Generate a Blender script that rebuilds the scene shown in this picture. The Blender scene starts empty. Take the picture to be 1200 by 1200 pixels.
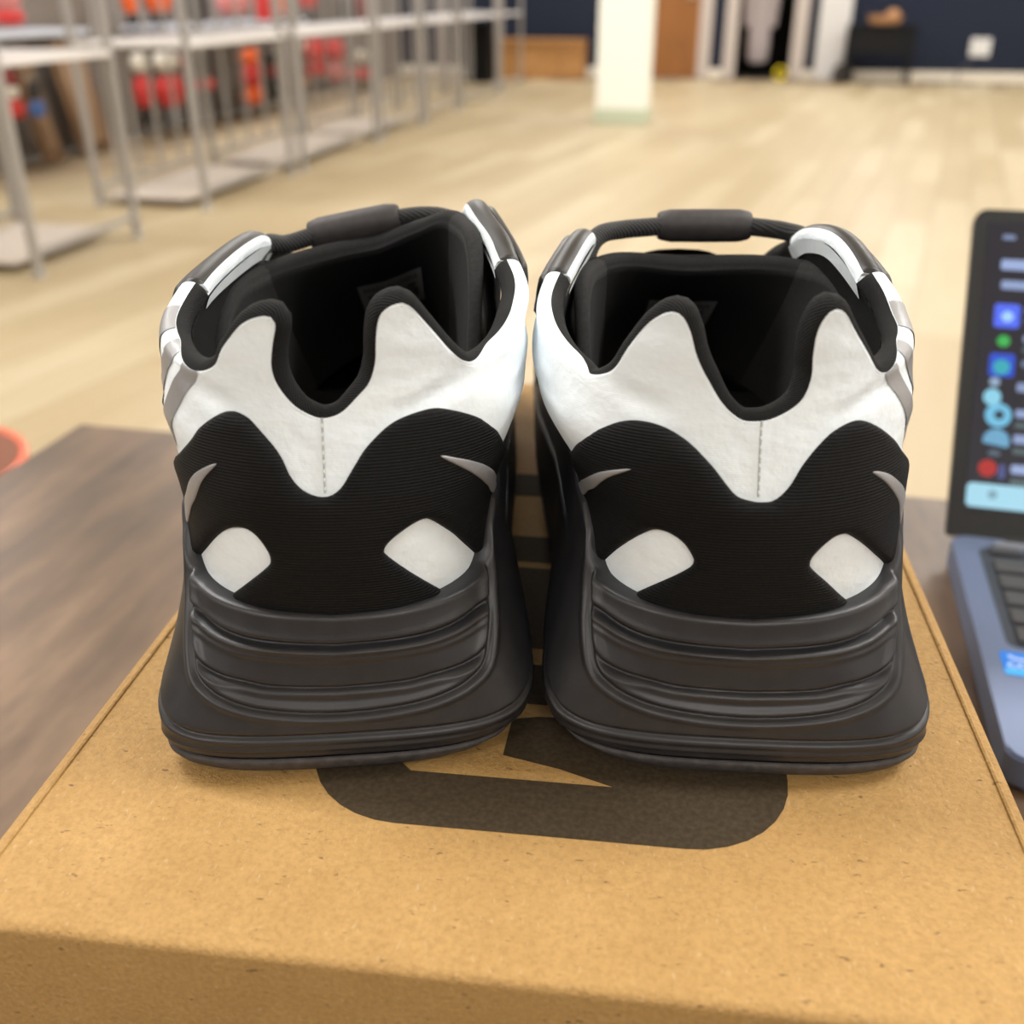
import bpy, bmesh, math, random
import numpy as np
from mathutils import Vector, Matrix
from mathutils.geometry import delaunay_2d_cdt

# ------------------------------------------------------------------ camera, light, exposure
scene = bpy.context.scene
COL = scene.collection
CAM_H = 1.07                    # lens above the floor
YAW = math.radians(12.0)        # the camera looks 12 degrees left of the room's axis
cam_d = bpy.data.cameras.new('camera'); cam = bpy.data.objects.new('camera', cam_d); COL.objects.link(cam)
cam.location = (0, 0, CAM_H); cam.rotation_euler = (math.radians(63.0), 0, YAW)
cam_d.sensor_width = 36; cam_d.lens = 36; cam_d.clip_start = .01; cam_d.clip_end = 100
cam_d.dof.use_dof = True; cam_d.dof.focus_distance = .262; cam_d.dof.aperture_fstop = 10.5
scene.camera = cam
scene.view_settings.view_transform = 'Standard'; scene.view_settings.look = 'None'
scene.view_settings.gamma = 1; scene.view_settings.exposure = 0.07
scene.view_settings.use_curve_mapping = False
world = bpy.data.worlds.new('world'); scene.world = world; world.use_nodes = True
world.node_tree.nodes['Background'].inputs[0].default_value = (1, .96, .9, 1)
world.node_tree.nodes['Background'].inputs[1].default_value = .15
LIGHT_W = 54
LIGHT_XY = [(x, y) for y in (-2.8, .8, 4.3, 7.8, 11.1, 14.0) for x in (-4.4, -1.5, 1.5, 4.4)]
for lx, ly in LIGHT_XY:
    ld = bpy.data.lights.new('ceiling_lamp', 'AREA'); ld.shape = 'RECTANGLE'; ld.size = 1.15; ld.size_y = .55
    ld.energy = LIGHT_W; ld.color = (1, .99, .98)
    lo = bpy.data.objects.new('ceiling_lamp', ld); COL.objects.link(lo); lo.location = (lx, ly, 3.17)

# ------------------------------------------------------------------ helpers
def cw(x, y):                    # level frame straight ahead of the camera -> room axes
    c, s = math.cos(YAW), math.sin(YAW); return (x*c - y*s, x*s + y*c)
def tag(o, label=None, cat=None, group=None, kind=None):
    if label: o['label'] = label
    if cat: o['category'] = cat
    if group: o['group'] = group
    if kind: o['kind'] = kind
    return o
def empty(name, loc=(0,0,0), rz=0.0, parent=None):
    o = bpy.data.objects.new(name, None); COL.objects.link(o); o.location = loc; o.rotation_euler = (0,0,rz)
    o.empty_display_size = .05; o.parent = parent; return o
def link(name, me, mat=None, parent=None, loc=None, rot=None):
    o = bpy.data.objects.new(name, me); COL.objects.link(o); o.parent = parent
    if mat is not None and not me.materials: me.materials.append(mat)
    if loc is not None: o.location = loc
    if rot is not None: o.rotation_euler = rot
    return o
def mesh(name, V, Fs, mat=None, parent=None, smooth=True, uv=None, loc=None, rot=None):
    me = bpy.data.meshes.new(name)
    me.from_pydata([tuple(map(float, v)) for v in V], [], [tuple(int(i) for i in f) for f in Fs])
    if uv is not None:
        l = me.uv_layers.new(name='UVMap'); idx = np.empty(len(me.loops), int); me.loops.foreach_get('vertex_index', idx)
        l.data.foreach_set('uv', np.asarray(uv, float)[idx].ravel())
    if smooth: me.polygons.foreach_set('use_smooth', [True]*len(me.polygons))
    me.update()
    return link(name, me, mat, parent, loc, rot)
def gridfaces(nr, nc, close=False, off=0):
    Fs = []
    for i in range(nr-1):
        for j in range(nc if close else nc-1):
            k = (j+1) % nc
            Fs.append((off+i*nc+j, off+i*nc+k, off+(i+1)*nc+k, off+(i+1)*nc+j))
    return Fs
class BM:                        # collects boxes, tubes, lathes; build() links ONE mesh object
    def __init__(s): s.bm = bmesh.new()
    def box(s, cx, cy, cz, sx, sy, sz, bev=0, rot=None, seg=2):
        m = Matrix.Translation((cx,cy,cz)) @ (rot.to_4x4() if rot is not None else Matrix.Identity(4)) @ Matrix.Diagonal((sx,sy,sz,1))
        r = bmesh.ops.create_cube(s.bm, size=1, matrix=m)
        if bev:
            es = list({e for v in r['verts'] for e in v.link_edges})
            bmesh.ops.bevel(s.bm, geom=es, offset=bev, segments=seg, affect='EDGES', profile=.5)
        return s
    def tube(s, pts, r, n=10, cap=True):
        pts = [Vector(p) for p in pts]; rings = []
        rr = r if isinstance(r, (list, tuple)) else [r]*len(pts)
        up = Vector((0,0,1)); prev = None
        for i, p in enumerate(pts):
            t = (pts[min(i+1,len(pts)-1)] - pts[max(i-1,0)]).normalized()
            if prev is None:
                a = t.cross(up if abs(t.z) < .9 else Vector((1,0,0))).normalized()
            else: a = (prev - t*prev.dot(t)).normalized()
            prev = a; b = t.cross(a)
            rings.append([s.bm.verts.new(p + (a*math.cos(2*math.pi*k/n) + b*math.sin(2*math.pi*k/n))*rr[i]) for k in range(n)])
        for i in range(len(rings)-1):
            for k in range(n): s.bm.faces.new((rings[i][k], rings[i][(k+1)%n], rings[i+1][(k+1)%n], rings[i+1][k]))
        if cap: s.bm.faces.new(rings[0][::-1]); s.bm.faces.new(rings[-1])
        return s
    def lathe(s, prof, c=(0,0,0), n=24, sx=1, sy=1):
        rings = [[s.bm.verts.new((c[0]+r*sx*math.cos(2*math.pi*k/n), c[1]+r*sy*math.sin(2*math.pi*k/n), c[2]+z)) for k in range(n)] for r, z in prof]
        for i in range(len(rings)-1):
            for k in range(n): s.bm.faces.new((rings[i][k], rings[i][(k+1)%n], rings[i+1][(k+1)%n], rings[i+1][k]))
        s.bm.faces.new(rings[0][::-1]); s.bm.faces.new(rings[-1]); return s
    def prism(s, pts, z0, z1):
        a = [s.bm.verts.new((x,y,z0)) for x,y in pts]; b = [s.bm.verts.new((x,y,z1)) for x,y in pts]; n = len(pts)
        for k in range(n): s.bm.faces.new((a[k], a[(k+1)%n], b[(k+1)%n], b[k]))
        s.bm.faces.new(a[::-1]); s.bm.faces.new(b); return s
    def build(s, name, mat=None, parent=None, smooth=False, loc=None, rot=None):
        bmesh.ops.recalc_face_normals(s.bm, faces=s.bm.faces[:])
        me = bpy.data.meshes.new(name); s.bm.to_mesh(me); s.bm.free()
        if smooth:
            me.polygons.foreach_set('use_smooth', [True]*len(me.polygons))
            try: me.set_sharp_from_angle(angle=math.radians(38))
            except Exception: pass
        return link(name, me, mat, parent, loc, rot)

# ------------------------------------------------------------------ materials (all procedural)
class NT:
    def __init__(s, name):
        s.m = bpy.data.materials.new(name); s.m.use_nodes = True; s.t = s.m.node_tree; s.b = s.t.nodes['Principled BSDF']
    def n(s, typ, **kw):
        nd = s.t.nodes.new(typ)
        for k, v in kw.items():
            if k.startswith('i_'): nd.inputs[k[2:].replace('_', ' ')].default_value = v
            else: setattr(nd, k, v)
        return nd
    def l(s, a, b): s.t.links.new(a, b)
    def set(s, **kw):
        for k, v in kw.items():
            nm = {'base':'Base Color','rough':'Roughness','metal':'Metallic','spec':'Specular IOR Level','sheen':'Sheen Weight','coat':'Coat Weight'}[k]
            if k == 'base': v = (*v, 1)
            s.b.inputs[nm].default_value = v
        return s
    def coords(s, kind='Object', scale=(1,1,1), rot=(0,0,0)):
        tc = s.n('ShaderNodeTexCoord'); mp = s.n('ShaderNodeMapping'); mp.inputs['Scale'].default_value = scale; mp.inputs['Rotation'].default_value = rot
        s.l(tc.outputs[kind], mp.inputs[0]); return mp.outputs[0]
    def noise(s, co, scale, detail=3, rough=.5):
        nd = s.n('ShaderNodeTexNoise'); nd.inputs['Scale'].default_value = scale; nd.inputs['Detail'].default_value = detail; nd.inputs['Roughness'].default_value = rough
        s.l(co, nd.inputs['Vector']); return nd.outputs['Fac']
    def ramp(s, fac, stops):
        r = s.n('ShaderNodeValToRGB'); e = r.color_ramp.elements
        while len(e) < len(stops): e.new(.5)
        for el, (p, c) in zip(e, stops): el.position = p; el.color = (*c, 1) if len(c) == 3 else c
        s.l(fac, r.inputs[0]); return r.outputs[0]
    def mix(s, fac, a, b, mode='MIX'):
        nd = s.n('ShaderNodeMix', data_type='RGBA', blend_type=mode)
        for sock, v in ((nd.inputs[0], fac), (nd.inputs[6], a), (nd.inputs[7], b)):
            if hasattr(v, 'is_linked'): s.l(v, sock)
            else: sock.default_value = v if not isinstance(v, tuple) else ((*v, 1) if len(v) == 3 else v)
        return nd.outputs[2]
    def bump(s, h, strength=.3, dist=.001, prev=None):
        b = s.n('ShaderNodeBump'); b.inputs['Strength'].default_value = strength; b.inputs['Distance'].default_value = dist
        s.l(h, b.inputs['Height'])
        if prev is not None: s.l(prev, b.inputs['Normal'])
        return b.outputs[0]
    def wave(s, co, scale, axis='Y', dist=0., dscale=1.):
        w = s.n('ShaderNodeTexWave', wave_type='BANDS', bands_direction=axis); w.inputs['Scale'].default_value = scale
        w.inputs['Distortion'].default_value = dist; w.inputs['Detail Scale'].default_value = dscale; s.l(co, w.inputs[0]); return w.outputs['Fac']
    def base(s, o): s.l(o, s.b.inputs['Base Color']); return s
    def normal(s, o): s.l(o, s.b.inputs['Normal']); return s
def plain(name, c, rough=.5, metal=0., bump=None, **kw):
    m = NT(name).set(base=c, rough=rough, metal=metal, **kw)
    if bump:
        sc, st, d = bump; m.normal(m.bump(m.noise(m.coords(), sc, 4), st, d))
    return m.m
def emis(name, c, st=1.0):
    m = NT(name).set(base=(0,0,0), rough=.3); m.b.inputs['Emission Color'].default_value = (*c, 1); m.b.inputs['Emission Strength'].default_value = st; return m.m
MAT = {}
# shoe
m = NT('white_neoprene').set(rough=.62, sheen=.15); co = m.coords('UV')
m.base(m.ramp(m.noise(co, 60, 3), [(.3, (.83,.905,.96)), (.7, (.875,.95,.99))]))
m.normal(m.bump(m.wave(co, 620, 'Y', .6, 3), .06, .0003, m.bump(m.noise(co, 90, 4), .4, .003))); MAT['white'] = m.m
m = NT('ribbed_black_knit').set(rough=.60, spec=.20); co = m.coords('UV')
m.base(m.ramp(m.noise(co, 900, 2), [(.35, (.0025,.0027,.0030)), (.75, (.0055,.0058,.0064))]))
m.normal(m.bump(m.wave(co, 430, 'Y', 1.0, 40), .7, .0004)); MAT['rib'] = m.m
m = NT('black_lining').set(rough=.8, spec=.3); co = m.coords('UV')
m.base(m.ramp(m.noise(co, 1200, 2), [(.3, (.003,.003,.0032)), (.8, (.008,.008,.0084))]))
m.normal(m.bump(m.wave(co, 760, 'DIAGONAL', .5, 4), .6, .0004)); MAT['lining'] = m.m
m = NT('grey_tongue_binding').set(rough=.85, spec=.3); m.base(m.ramp(m.noise(m.coords(), 900, 2), [(.3, (.014,.014,.014)), (.8, (.024,.024,.024))])); MAT['wing'] = m.m
m = NT('foam_midsole').set(rough=.40); co = m.coords()
m.base(m.ramp(m.noise(co, 160, 4), [(.3, (.0180,.0178,.0200)), (.75, (.0255,.0255,.0285))]))
m.normal(m.bump(m.noise(co, 2600, 2), .10, .0003)); MAT['mid'] = m.m
m = NT('rubber_outsole').set(rough=.62); co = m.coords()
m.base(m.ramp(m.noise(co, 420, 4), [(.35, (.036,.032,.032)), (.72, (.066,.060,.060))]))
m.normal(m.bump(m.noise(co, 900, 3), .25, .0005)); MAT['out'] = m.m
m = NT('reflective_silver').set(base=(.34,.34,.35), rough=.40, metal=.35); m.normal(m.bump(m.noise(m.coords(), 2500, 2), .2, .0003)); MAT['silver'] = m.m
MAT['strap'] = plain('smooth_black_strap', (.014,.0135,.013), .42)
m = NT('woven_black_cord').set(rough=.75, sheen=.1, base=(.009,.009,.009)); m.normal(m.bump(m.wave(m.coords(), 330, 'DIAGONAL', 0, 1), .5, .0005)); MAT['cord'] = m.m
m = NT('rubber_toggle').set(rough=.55); co = m.coords(); m.base(m.ramp(m.noise(co, 300, 3), [(.3, (.028,.0245,.0245)), (.7, (.040,.035,.0345))])); m.normal(m.bump(m.noise(co, 2200, 2), .15, .0003)); MAT['toggle'] = m.m
MAT['thread'] = plain('pale_thread', (.62,.64,.62), .8)
MAT['seam'] = plain('grey_seam', (.42,.45,.45), .8)
MAT['tab'] = plain('grey_size_label', (.22,.22,.225), .7)
MAT['tabink'] = plain('label_ink', (.008,.008,.008), .7)
# box
m = NT('kraft_card').set(rough=.72); co = m.coords()
b0 = m.ramp(m.noise(co, 55, 5, .6), [(.3, (.43,.252,.080)), (.7, (.49,.295,.101))])
f1 = m.ramp(m.noise(m.coords('Object', (1, .35, 1), (0,0,.5)), 900, 3, .6), [(.62, (0,0,0)), (.72, (1,1,1))])
f2 = m.ramp(m.noise(m.coords('Object', (.4, 1, 1), (0,0,-.4)), 620, 3, .6), [(.66, (0,0,0)), (.74, (1,1,1))])
b1 = m.mix(m.ramp(m.noise(co, 750, 3, .6), [(.32, (.55,.55,.55)), (.62, (0,0,0))]), b0, (.30,.165,.048)); c1 = m.mix(f1, b1, (.50,.34,.165)); c2 = m.mix(f2, c1, (.15,.08,.028)); m.base(c2)
m.normal(m.bump(m.noise(co, 800, 4, .6), .8, .0007)); MAT['kraft'] = m.m
m = NT('black_print').set(rough=.75, spec=.15); m.base(m.ramp(m.noise(m.coords(), 700, 4), [(.35, (.042,.030,.017)), (.75, (.070,.051,.030))])); MAT['print'] = m.m

# ------------------------------------------------------------------ the room
TABLE_Z = .763; BOX_H = .130; BOX_TOP = TABLE_Z+BOX_H
X0, X1, Y0, Y1, ZC = -4.95, 6.2, -4.0, 15.4, 3.2
MAT['navy'] = plain('navy_paint', (.009,.0135,.030), .7, bump=(60,.1,.002), spec=.25)
MAT['greige'] = plain('greige_paint', (.22,.19,.165), .8, bump=(60,.1,.002))
MAT['wallw'] = plain('white_paint', (.78,.76,.72), .8, bump=(60,.1,.002))
MAT['cream'] = plain('cream_gloss_paint', (.72,.66,.55), .45)
MAT['trim'] = plain('greyish_trim_paint', (.47,.41,.37), .5)
MAT['pillar'] = plain('white_column_paint', (.86,.87,.80), .6)
MAT['pillar_base'] = plain('pale_green_base', (.50,.56,.42), .6)
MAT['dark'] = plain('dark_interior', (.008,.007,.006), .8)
MAT['black'] = plain('black_laminate', (.007,.007,.008), .75, spec=.2)
m = NT('brown_door_wood').set(rough=.45); m.base(m.ramp(m.noise(m.coords('Object', (6,6,.6)), 5, 4), [(.3, (.20,.072,.013)), (.7, (.29,.11,.022))])); MAT['doorwood'] = m.m
m = NT('orange_bench_wood').set(rough=.5); m.base(m.ramp(m.noise(m.coords('Object', (.8,6,6)), 5, 4), [(.3, (.36,.17,.05)), (.7, (.47,.24,.08))])); MAT['benchwood'] = m.m
def struct(o): o['kind'] = 'structure'; return o
# floor: a dark sub-floor and laid planks, each its own piece near the camera
floor = struct(BM().box((X0+X1)/2, (Y0+Y1)/2, -.06, X1-X0, Y1-Y0, .10).build('floor', plain('floor_joint', (.30,.22,.13), .7)))
m = NT('pale_oak_plank').set(rough=.42)
oi = m.n('ShaderNodeObjectInfo'); co = m.coords('Object', (7, .55, 1))
g = m.noise(co, 3.2, 5, .6); tone = m.ramp(oi.outputs['Random'], [(0, (.395,.308,.176)), (.35, (.435,.348,.210)), (.7, (.467,.383,.240)), (1, (.53,.447,.298))])
m.base(m.mix(m.ramp(g, [(.35, (.34,.34,.34)), (.75, (0,0,0))]), tone, (.365,.262,.135))); MAT['plank'] = m.m
PA = math.radians(-10); PW, PL = .19, 1.38
pm = bpy.data.meshes.new('plank'); b = bmesh.new(); r = bmesh.ops.create_cube(b, size=1, matrix=Matrix.Translation((0,0,-.0045)) @ Matrix.Diagonal((PW-.003, PL-.003, .009, 1)))
b.to_mesh(pm); b.free(); pm.materials.append(MAT['plank'])
rng = random.Random(11); spots = []
for i in range(-70, 70):
    sh = rng.random()*PL
    for j in range(-14, 16):
        lx, ly = i*PW, j*PL+sh; x = lx*math.cos(PA)-ly*math.sin(PA); y = lx*math.sin(PA)+ly*math.cos(PA)+5
        if X0+.75 < x < X1-.75 and Y0+.75 < y < Y1-.78: spots.append((x, y))
def inview(x, y):
    c, s = math.cos(-YAW), math.sin(-YAW); cx, cy = x*c-y*s, x*s+y*c
    return cy > 1.6 and abs(cx) < cy*.56+.25
def rank(p):
    return math.hypot(*p) if inview(*p) else 1e3+math.hypot(*p)
spots.sort(key=rank)
for x, y in spots[:300]:
    o = bpy.data.objects.new('plank', pm); COL.objects.link(o); o.parent = floor; o.location = (x, y, 0); o.rotation_euler = (0,0,PA)
V = []; Fs = []
for x, y in spots[300:]:
    a = len(V)
    for sx, sy in ((-1,-1),(1,-1),(1,1),(-1,1)):
        lx, ly = sx*(PW-.003)/2, sy*(PL-.003)/2
        V.append((x+lx*math.cos(PA)-ly*math.sin(PA), y+lx*math.sin(PA)+ly*math.cos(PA), 0))
    V += [(v[0], v[1], -.009) for v in V[a:a+4]]
    Fs += [(a,a+1,a+2,a+3)]+[(a+k, a+4+k, a+4+(k+1)%4, a+(k+1)%4) for k in range(4)]
m2 = NT('pale_oak_planks_far').set(rough=.42); geo = m2.n('ShaderNodeNewGeometry'); co = m2.coords('Object', (7,.55,1), (0,0,-PA)); g = m2.noise(co, 3.2, 5, .6)
tone = m2.ramp(geo.outputs['Random Per Island'], [(0, (.395,.308,.176)), (.35, (.435,.348,.210)), (.7, (.467,.383,.240)), (1, (.53,.447,.298))])
m2.base(m2.mix(m2.ramp(g, [(.35, (.34,.34,.34)), (.75, (0,0,0))]), tone, (.365,.262,.135)))
fp = mesh('planks', V, Fs, m2.m, floor, False); fp['kind'] = 'stuff'
struct(BM().box((X0+X1)/2, (Y0+Y1)/2, ZC+.05, X1-X0, Y1-Y0, .10).build('ceiling', plain('ceiling_tile', (.80,.79,.76), .9)))
struct(BM().box(X0-.05, (Y0+Y1)/2, ZC/2, .10, Y1-Y0, ZC).build('wall_left', MAT['greige']))
struct(BM().box(X1+.05, (Y0+Y1)/2, ZC/2, .10, Y1-Y0, ZC).build('wall_right', MAT['wallw']))
struct(BM().box((X0+X1)/2, Y0-.05, ZC/2, X1-X0, .10, ZC).build('wall_front', MAT['greige']))
wb = BM(); DX0, DX1, DZ = -.19, .53, 2.06
wb.box((X0+DX0)/2, Y1+.05, ZC/2, DX0-X0, .10, ZC); wb.box((DX1+X1)/2, Y1+.05, ZC/2, X1-DX1, .10, ZC); wb.box((DX0+DX1)/2, Y1+.05, (DZ+ZC)/2, DX1-DX0, .10, ZC-DZ)
struct(wb.build('wall_back', MAT['navy']))
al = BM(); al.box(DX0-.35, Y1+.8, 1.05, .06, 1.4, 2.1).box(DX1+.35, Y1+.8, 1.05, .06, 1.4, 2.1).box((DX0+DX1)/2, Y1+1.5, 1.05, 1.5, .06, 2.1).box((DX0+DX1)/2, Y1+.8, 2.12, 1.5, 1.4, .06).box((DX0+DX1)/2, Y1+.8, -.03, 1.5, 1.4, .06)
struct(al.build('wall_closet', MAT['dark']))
# baseboard and door trims of the back wall
bb = BM()
for a, b_ in ((X0, -1.36), (-.53, -.36), (.71, X1)): bb.box((a+b_)/2, Y1-.012, .06, b_-a, .024, .12, .004)
struct(bb.build('baseboard_back', MAT['cream']))
for i, (a, b_) in enumerate(((-.70,-.53), (-.36,-.19), (.53,.71), (-4.33,-4.20), (-3.52,-3.40))):
    struct(BM().box((a+b_)/2, Y1-.02, 1.04, b_-a, .04, 2.08, .006).build('trim_%d' % (i+1), MAT['trim']))
d1 = struct(empty('door_1', (-1.03, Y1-.02, 0)))
BM().box(0, 0, 1.02, .66, .036, 2.03, .004).build('door_slab', MAT['doorwood'], d1)
BM().tube([(.25,-.02,1.0),(.25,-.06,1.0),(.15,-.06,1.0)], .011, 8).build('door_handle', plain('brushed_steel', (.5,.5,.5), .35, 1.), d1, True)
# square column
pl = struct(empty('wall_column', (-1.085, 9.98, 0)))
BM().box(0, 0, ZC/2+.06, .45, .45, ZC-.12, .012).build('shaft', MAT['pillar'], pl)
BM().box(0, 0, .06, .47, .47, .12, .006).build('base', MAT['pillar_base'], pl)
# ceiling lights (above the frame; the area lamps at the top of the script hang in them)
md = emis('light_diffuser', (1,.95,.86), 2.0); mf = plain('light_frame', (.8,.8,.8), .5)
ORD = ['first', 'second', 'third', 'fourth', 'fifth', 'sixth']
for k, (lx, ly) in enumerate(LIGHT_XY):
    t = empty('ceiling_light', (lx, ly, 3.178))
    tag(t, 'flat white ceiling panel light, %s row from the front wall, %s from the left' % (ORD[k//4], ORD[k%4]), 'ceiling light', 'ceiling panel lights')
    f = BM()
    for sx in (-1, 1): f.box(sx*.605, 0, .008, .03, .64, .028)
    for sy in (-1, 1): f.box(0, sy*.305, .008, 1.2, .03, .028)
    f.build('frame', mf, t); BM().box(0, 0, .012, 1.18, .58, .01).build('diffuser', md, t)

# ------------------------------------------------------------------ shape of the shoes' walls
def herm(tab):
    xs=np.array([t[0] for t in tab],float); ys=np.array([t[1] for t in tab],float)
    m=np.gradient(ys,xs)
    d=np.diff(ys)/np.diff(xs)
    m=np.empty_like(ys); m[0]=d[0]; m[-1]=d[-1]
    for i in range(1,len(xs)-1):
        m[i]=0 if d[i-1]*d[i]<=0 else 2*d[i-1]*d[i]/(d[i-1]+d[i])
    def f(x):
        x=np.clip(np.asarray(x,float),xs[0],xs[-1])
        i=np.clip(np.searchsorted(xs,x)-1,0,len(xs)-2)
        h=xs[i+1]-xs[i]; t=(x-xs[i])/h
        return ((2*t**3-3*t**2+1)*ys[i]+(t**3-2*t**2+t)*h*m[i]+(-2*t**3+3*t**2)*ys[i+1]+(t**3-t**2)*h*m[i+1])
    return f
def sstep(x,a,b):
    t=np.clip((np.asarray(x,float)-a)/(b-a),0,1); return t*t*(3-2*t)
# heel arc, evenly spaced by length on a reference superellipse
EX=0.84
_th=np.linspace(0,math.pi/2,2001)
_x=np.sin(_th)**EX; _y=1.12*(1-np.cos(_th)**EX)
_s=np.concatenate([[0],np.cumsum(np.hypot(np.diff(_x),np.diff(_y)))]); _s/=_s[-1]
def theta(u): return np.interp(u,_s,_th)
W_=herm([(.0,.0395),(.03,.0395),(.048,.0380),(.056,.0373),(.062,.0372),(.068,.0388),(.076,.0430),(.084,.0462),(.092,.0475),(.102,.0465),(.112,.043),(.13,.040)])
Y0_=herm([(0,.006),(.03,.006),(.05,.0045),(.06,.004),(.07,.0045),(.08,.0065),(.09,.009),(.10,.0105),(.11,.0105),(.13,.008)])
A_=herm([(0,.040),(.05,.040),(.065,.042),(.085,.048),(.13,.050)])
W2_=herm([(0,.038),(.05,.040),(.07,.043),(.085,.0445),(.10,.041),(.11,.036),(.13,.028)])   # 7 cm further on
W3_=herm([(0,.044),(.05,.0455),(.07,.043),(.085,.037),(.10,.027),(.13,.012)])               # 14 cm further on
KL=[1.,1.]
KT=[1.,1.]
KB=[1.,1.]   # puffiness of the ankle, left side of the image and right side
def B(u,z):
    u=np.asarray(u,float); z=np.asarray(z,float)
    s=np.sign(u); au=np.abs(u)
    th=theta(np.minimum(au,1)); w=W_(z)*(1+(np.where(u<0,KB[0],KB[1])-1)*sstep(z,.062,.085)+(np.where(u<0,KL[0],KL[1])-1)*(1-sstep(z,.062,.085))+(np.where(u<0,KT[0],KT[1])-1)*sstep(z,.098,.112)); kt=1+(np.where(u<0,KT[0],KT[1])-1)*sstep(z,.098,.112); a=A_(z); y0=Y0_(z)
    x=w*np.sin(th)**EX; y=y0+a*(1-np.maximum(np.cos(th),0)**EX)
    d=np.maximum(au-1,0)*.1
    side=w+(W2_(z)*kt-w)*sstep(d,0,.07)+(W3_(z)-W2_(z))*kt*sstep(d,.05,.14)
    x=np.where(au>1,side,x); y=y+d
    return np.stack([s*x,y,z+0*u],-1)
def N(u,z,e=2e-3):
    du=B(u+e,z)-B(u-e,z); dz=B(u,z+e*.1)-B(u,z-e*.1)
    n=np.cross(du,dz); return n/np.maximum(np.linalg.norm(n,axis=-1,keepdims=True),1e-9)

# ---- midsole: u as above round the heel, 1..3 the sides, 3..4 the toe; LS = +1 when the lateral side is at +u
EXM=0.72
_xm=np.sin(_th)**EXM; _ym=0.6*(1-np.cos(_th)**EXM)
_sm=np.concatenate([[0],np.cumsum(np.hypot(np.diff(_xm),np.diff(_ym)))]); _sm/=_sm[-1]
ML_=herm([(-.004,.0410),(0,.0435),(.006,.0465),(.014,.0475),(.024,.0458),(.034,.0435),(.044,.0422),(.056,.0415),(.07,.0415)])
MM_=herm([(-.004,.0350),(0,.0370),(.006,.0440),(.014,.0485),(.024,.0470),(.034,.0445),(.044,.0420),(.056,.0400),(.07,.0400)])
MY_=herm([(-.004,.004),(0,-.0005),(.003,-.003),(.006,-.004),(.012,-.0042),(.02,-.0030),(.03,-.0015),(.044,.0005),(.07,.002)])
MA_=herm([(0,.021),(.012,.021),(.03,.030),(.044,.036),(.07,.040)])
ME_=herm([(0,.62),(.012,.62),(.03,.70),(.044,.80),(.07,.84)])
MW2_=herm([(0,.041),(.014,.0435),(.03,.0425),(.045,.042),(.07,.042)])    # waist, 7 cm on
MW3_=herm([(0,.0495),(.014,.0520),(.03,.0505),(.045,.049),(.07,.048)])   # ball of the foot, 16 cm on
LS=[1]
KM=[1.]
def M(u,z):
    u=np.asarray(u,float); z=np.asarray(z,float)+0*u
    s=np.sign(u); au=np.abs(u); lat=(s*LS[0])>=0
    th=np.interp(np.minimum(au,1),_sm,_th)
    w=np.where(lat,ML_(z)*KM[0],MM_(z)); a=MA_(z); ex=ME_(z); y0=MY_(z)
    x=w*np.sin(th)**ex; y=y0+a*(1-np.maximum(np.cos(th),0)**ex)
    sk=.075*(1-sstep(z,.0,.06)); y=y-sk*np.where(lat,1,-1)*x*(1-sstep(au,1.,1.6))
    d=np.clip(au-1,0,2)*.1
    side=w+(MW2_(z)-w)*sstep(d,0,.07)+(MW3_(z)*np.where(lat,1,.9)-MW2_(z))*sstep(d,.06,.155)
    x=np.where(au>1,side,x); y=y+d
    ta=np.clip(au-3,0,1)*math.pi/2
    x=np.where(au>3,side*np.cos(ta)**.85,x); y=y+np.where(au>3,.058*np.sin(ta)**.95,0)
    return np.stack([s*x,y,z],-1)

# ------------------------------------------------------------------ shoes
KU = .072                        # metres per unit of u, only for sizing the triangles
def crom(P, n=8, closed=False):
    P = np.asarray(P, float); out = []
    m = len(P); rng = range(m if closed else m-1)
    for i in rng:
        p0 = P[(i-1)%m] if closed or i > 0 else 2*P[0]-P[1]; p1 = P[i]; p2 = P[(i+1)%m]
        p3 = P[(i+2)%m] if closed or i+2 < m else 2*P[-1]-P[-2]
        for k in range(n):
            t = k/n; out.append(.5*((2*p1)+(-p0+p2)*t+(2*p0-5*p1+4*p2-p3)*t*t+(-p0+3*p1-3*p2+p3)*t**3))
    if not closed: out.append(P[-1])
    return np.array(out)
def resample(P, step, closed=False):
    P = np.asarray(P, float); Q = np.vstack([P, P[:1]]) if closed else P
    d = np.hypot(*(np.diff(Q*[KU,1], axis=0).T)); s = np.concatenate([[0], np.cumsum(d)]); n = max(3, int(s[-1]/step))
    t = np.linspace(0, s[-1], n+1); t = t[:-1] if closed else t
    return np.stack([np.interp(t, s, Q[:,0]), np.interp(t, s, Q[:,1])], -1)
def inpoly(p, poly):
    x, y = p[:,0], p[:,1]; r = np.zeros(len(p), bool); q = np.roll(poly, -1, 0)
    for (x1,y1), (x2,y2) in zip(poly, q):
        if y1 != y2:
            c = ((y1 > y) != (y2 > y)) & (x < (x2-x1)*(y-y1)/(y2-y1)+x1); r ^= c
    return r
def segdist(p, polys):
    best = np.full(len(p), 1e9)
    for poly in polys:
        a = poly; b = np.roll(poly, -1, 0)
        for (ax,ay), (bx,by) in zip(a, b):
            dx, dy = bx-ax, by-ay; L = dx*dx+dy*dy+1e-18
            t = np.clip(((p[:,0]-ax)*dx+(p[:,1]-ay)*dy)/L, 0, 1)
            best = np.minimum(best, (p[:,0]-ax-t*dx)**2+(p[:,1]-ay-t*dy)**2)
    return np.sqrt(best)
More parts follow.
